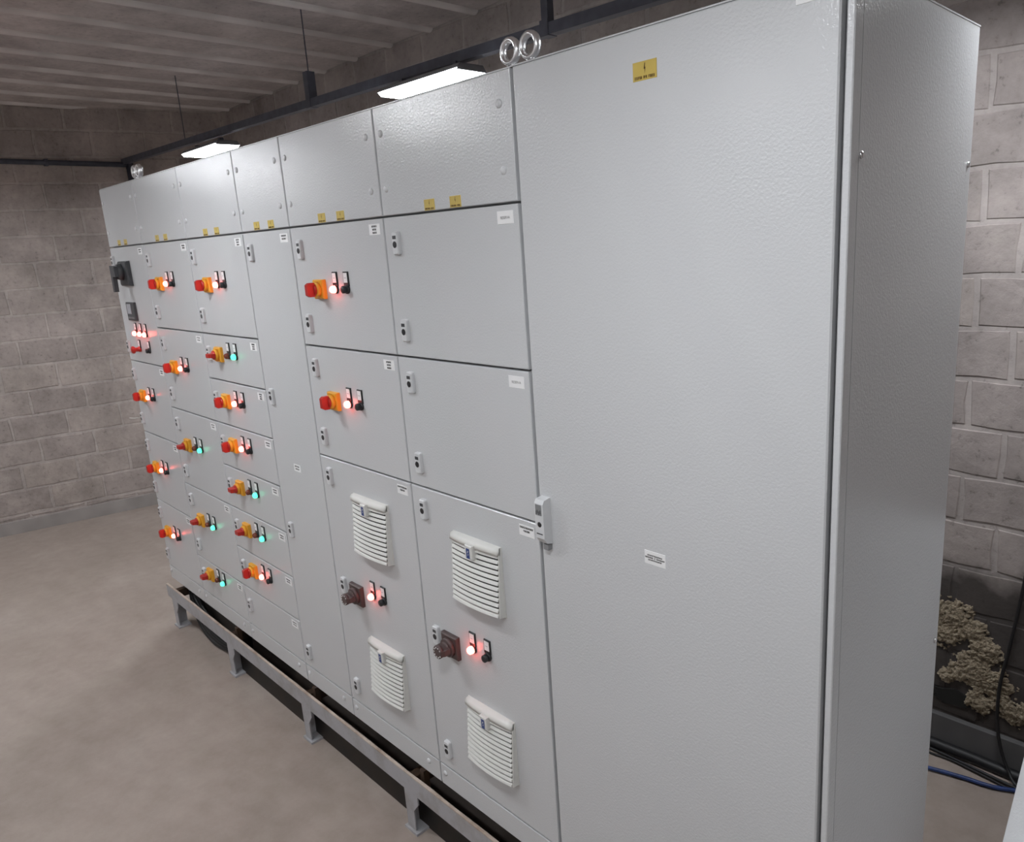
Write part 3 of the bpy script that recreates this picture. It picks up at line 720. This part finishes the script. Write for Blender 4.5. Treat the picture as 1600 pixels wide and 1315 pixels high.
# swing handle
mb = MB(); hx, hz = 0.034, 1.46
mb.extr([(0.001, hz-0.066), (-0.020, hz-0.060), (-0.030, hz-0.045), (-0.030, hz+0.052), (-0.024, hz+0.062), (0.001, hz+0.065)], 'x', hx-0.016, hx+0.016, 'lock_grey')
hdl = obj('swing_handle', mb, cG, (hx, 0, hz)); hdl['label'] = 'light grey swing handle'
mb = MB(); mb.box(hx-0.012, hx+0.010, -0.0308, -0.029, hz+0.020, hz+0.050, 'body_grey')
for k in range(4): mb.box(hx-0.011+k*0.005, hx-0.008+k*0.005, -0.0312, -0.030, hz+0.022+0.003*(k % 2), hz+0.032+0.003*(k % 2), 'dark_grey_plastic')
obj('insert', mb, hdl, (hx, -0.03, hz+0.03))
mb = MB(); mb.lathe([(0.0075, -0.029), (0.0075, -0.0305), (0.002, -0.0306)], 'y', (hx, 0, hz-0.006), 'black_plastic', 14); mb.box(hx-0.012, hx+0.010, -0.0306, -0.029, hz-0.034, hz-0.031, 'dark_grey_plastic'); obj('keyhole', mb, hdl, (hx, -0.03, hz))
mb = MB(); mb.box(hx-0.004, hx+0.013, -0.016, 0.001, hz-0.082, hz-0.066, 'body_grey'); obj('latch_stub', mb, hdl, (hx, 0, hz-0.07))
warning(cG, 0.3965, 2.5095, 0.060, 0.036, (6, 3, 5)).name = 'warning_label'
nameplate(cG, 0.4205, 1.4600, 'big', 0.060, 0.0335)
nameplate(cG, 0.752, 2.586, 'blank', 0.032, 0.034)
eye_bolt(cG, 0.022, 0.05)

# ------------------------------------------------------------------ loose things
random.seed(21)
def cable(name, pts, r, mat, label, cat='cable', group=None):
    mb = MB(); mb.tube(smooth_path(pts, 8), r, mat, 8); o = obj(name, mb, None, pts[0]); return tag(o, label, cat, group)
for k in range(6):
    a, bq = 0.016*k, random.uniform(-0.01, 0.01)
    cable('power_cable', [(-3.14+a*0.6, 0.045+bq, 0.285), (-3.12+a, 0.040+bq, 0.17+0.008*k), (-3.02+a*1.3, 0.030+a*0.3, 0.050+0.012*k), (-2.82+a, 0.025+a*0.45, 0.022+0.013*(k % 3)), (-2.66+a*0.3, 0.045+a*0.2, 0.018+0.011*(k % 3)), (-2.56, 0.055, 0.018+0.011*(k % 3)), (-2.46, 0.060, 0.018+0.011*(k % 3))],
          0.014, 'cable_black', 'black power cable sagging to the floor under the left end of the stand', 'cable', 'black cables under the stand')
cable('blue_cable', [(0.42, 1.52, 0.012), (0.56, 1.552, 0.012), (0.622, 1.568, 0.012), (0.70, 1.585, 0.012), (0.787, 1.600, 0.012), (0.92, 1.65, 0.012), (1.2, 1.66, 0.012)], 0.0085, 'cable_blue', 'blue cable lying on the floor behind the tall cabinet')
cable('floor_hose', [(0.1, 1.712, 0.02), (0.5, 1.714, 0.02), (0.675, 1.715, 0.02), (0.84, 1.71, 0.02), (1.4, 1.70, 0.02)], 0.024, 'cable_black', 'thick black hose along the foot of the back wall', 'hose')
cable('floor_cable', [(0.3, 1.70, 0.008), (0.514, 1.688, 0.008), (0.641, 1.675, 0.010), (0.853, 1.655, 0.008), (1.3, 1.62, 0.008)], 0.0065, 'cable_black', 'thin black floor cable nearest the thick hose')
cable('floor_cable', [(0.3, 1.655, 0.006), (0.534, 1.660, 0.006), (0.618, 1.664, 0.008), (0.716, 1.650, 0.010), (0.9, 1.625, 0.008), (1.3, 1.58, 0.006)], 0.005, 'cable_black', 'thinnest black floor cable, between the hose and the blue cable')
cable('wall_cable', [(0.82, 1.725, 1.10), (0.800, 1.725, 0.80), (0.775, 1.722, 0.55), (0.755, 1.72, 0.37), (0.765, 1.71, 0.19), (0.815, 1.69, 0.05), (0.90, 1.64, 0.012), (1.2, 1.60, 0.01)], 0.0065, 'cable_black', 'black cable hanging down the damp back wall')
cable('tie_wire', [(-3.300, -0.015, 1.318), (-3.335, -0.02, 1.310), (-3.40, -0.02, 1.300), (-3.46, -0.03, 1.296)], 0.003, 'wire_pale', 'thin pale wire sticking out from the left edge of the leftmost cabinet', 'wire')
# expanding foam squeezed out of a hole in the back wall
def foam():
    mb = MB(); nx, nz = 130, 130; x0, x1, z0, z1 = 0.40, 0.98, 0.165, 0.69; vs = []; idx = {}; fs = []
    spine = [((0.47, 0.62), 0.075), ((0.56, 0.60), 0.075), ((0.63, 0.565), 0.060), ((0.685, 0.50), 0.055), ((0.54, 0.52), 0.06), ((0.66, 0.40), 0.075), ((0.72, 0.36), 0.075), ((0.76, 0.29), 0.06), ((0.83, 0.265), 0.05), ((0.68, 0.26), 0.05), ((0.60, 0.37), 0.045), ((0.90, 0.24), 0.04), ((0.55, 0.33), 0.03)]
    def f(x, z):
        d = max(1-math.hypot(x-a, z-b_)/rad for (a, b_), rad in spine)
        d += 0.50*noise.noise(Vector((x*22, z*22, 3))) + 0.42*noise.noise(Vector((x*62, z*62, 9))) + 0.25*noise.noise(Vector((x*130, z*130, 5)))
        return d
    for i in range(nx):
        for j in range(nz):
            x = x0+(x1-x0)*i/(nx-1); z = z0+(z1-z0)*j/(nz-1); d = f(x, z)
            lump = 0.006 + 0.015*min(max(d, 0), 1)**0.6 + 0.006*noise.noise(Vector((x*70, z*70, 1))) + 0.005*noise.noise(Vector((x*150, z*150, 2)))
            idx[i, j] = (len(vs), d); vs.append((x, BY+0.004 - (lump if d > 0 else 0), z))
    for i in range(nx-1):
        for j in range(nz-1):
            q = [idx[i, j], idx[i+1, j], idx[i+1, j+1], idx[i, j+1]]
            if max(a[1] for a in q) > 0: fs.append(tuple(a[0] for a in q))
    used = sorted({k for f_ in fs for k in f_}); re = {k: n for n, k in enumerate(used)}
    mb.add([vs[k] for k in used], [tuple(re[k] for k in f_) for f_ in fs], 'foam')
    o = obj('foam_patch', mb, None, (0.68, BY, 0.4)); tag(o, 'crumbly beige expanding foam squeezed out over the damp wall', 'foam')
    mb = MB(); n = 22; vs = [(0.585+0.075*math.cos(2*math.pi*i/n)*(1+0.2*math.sin(3*i)), BY-0.006, 0.243+0.036*math.sin(2*math.pi*i/n)*(1+0.15*math.cos(5*i))) for i in range(n)]
    vb = [(x, BY+0.003, z) for x, y, z in vs]; mb.add(vs+vb, [tuple(range(n)), tuple(range(2*n-1, n-1, -1))]+[(i, (i+1) % n, n+(i+1) % n, n+i) for i in range(n)], 'hole_dark')
    h = obj('hole_mouth', mb, o, (0.585, BY, 0.243)); h['label'] = 'dark hole in the foam'
foam()
# loose panel leaning against the back wall
lp_ = empty('loose_panel', (1.25, 0.77, 0), 'light grey sheet steel panel leaning against the back wall by the blue cable', 'panel')
def lean(x, s, o): dy, dz = 0.6945, 0.7195; return (x, 0.765+dy*s - dz*o, 0.004+dz*s + dy*o)
mb = MB(); xa, xb, s0, s1, t = 0.95, 1.60, 0.0, 1.395, 0.018
vs = [lean(x, s, o) for x in (xa, xb) for s in (s0, s1) for o in (0, t)]
mb.add(vs, [(0, 1, 3, 2), (4, 6, 7, 5), (0, 4, 5, 1), (2, 3, 7, 6), (0, 2, 6, 4), (1, 5, 7, 3)], 'powder_coat'); obj('sheet', mb, lp_, (1.25, 0.77, 0))
for s in (0.33, 0.9):
    mb = MB(); P = [lean(0.968+0.006*math.cos(a), s+0.006*math.sin(a), t+0.0008) for a in [2*math.pi*i/14 for i in range(14)]]
    Q = [lean(0.968+0.006*math.cos(a), s+0.006*math.sin(a), t-0.002) for a in [2*math.pi*i/14 for i in range(14)]]
    mb.add(P+Q, [tuple(range(14))]+[(i, (i+1) % 14, 14+(i+1) % 14, 14+i) for i in range(14)], 'dark_grey_plastic'); obj('screw_hole', mb, lp_, P[0])
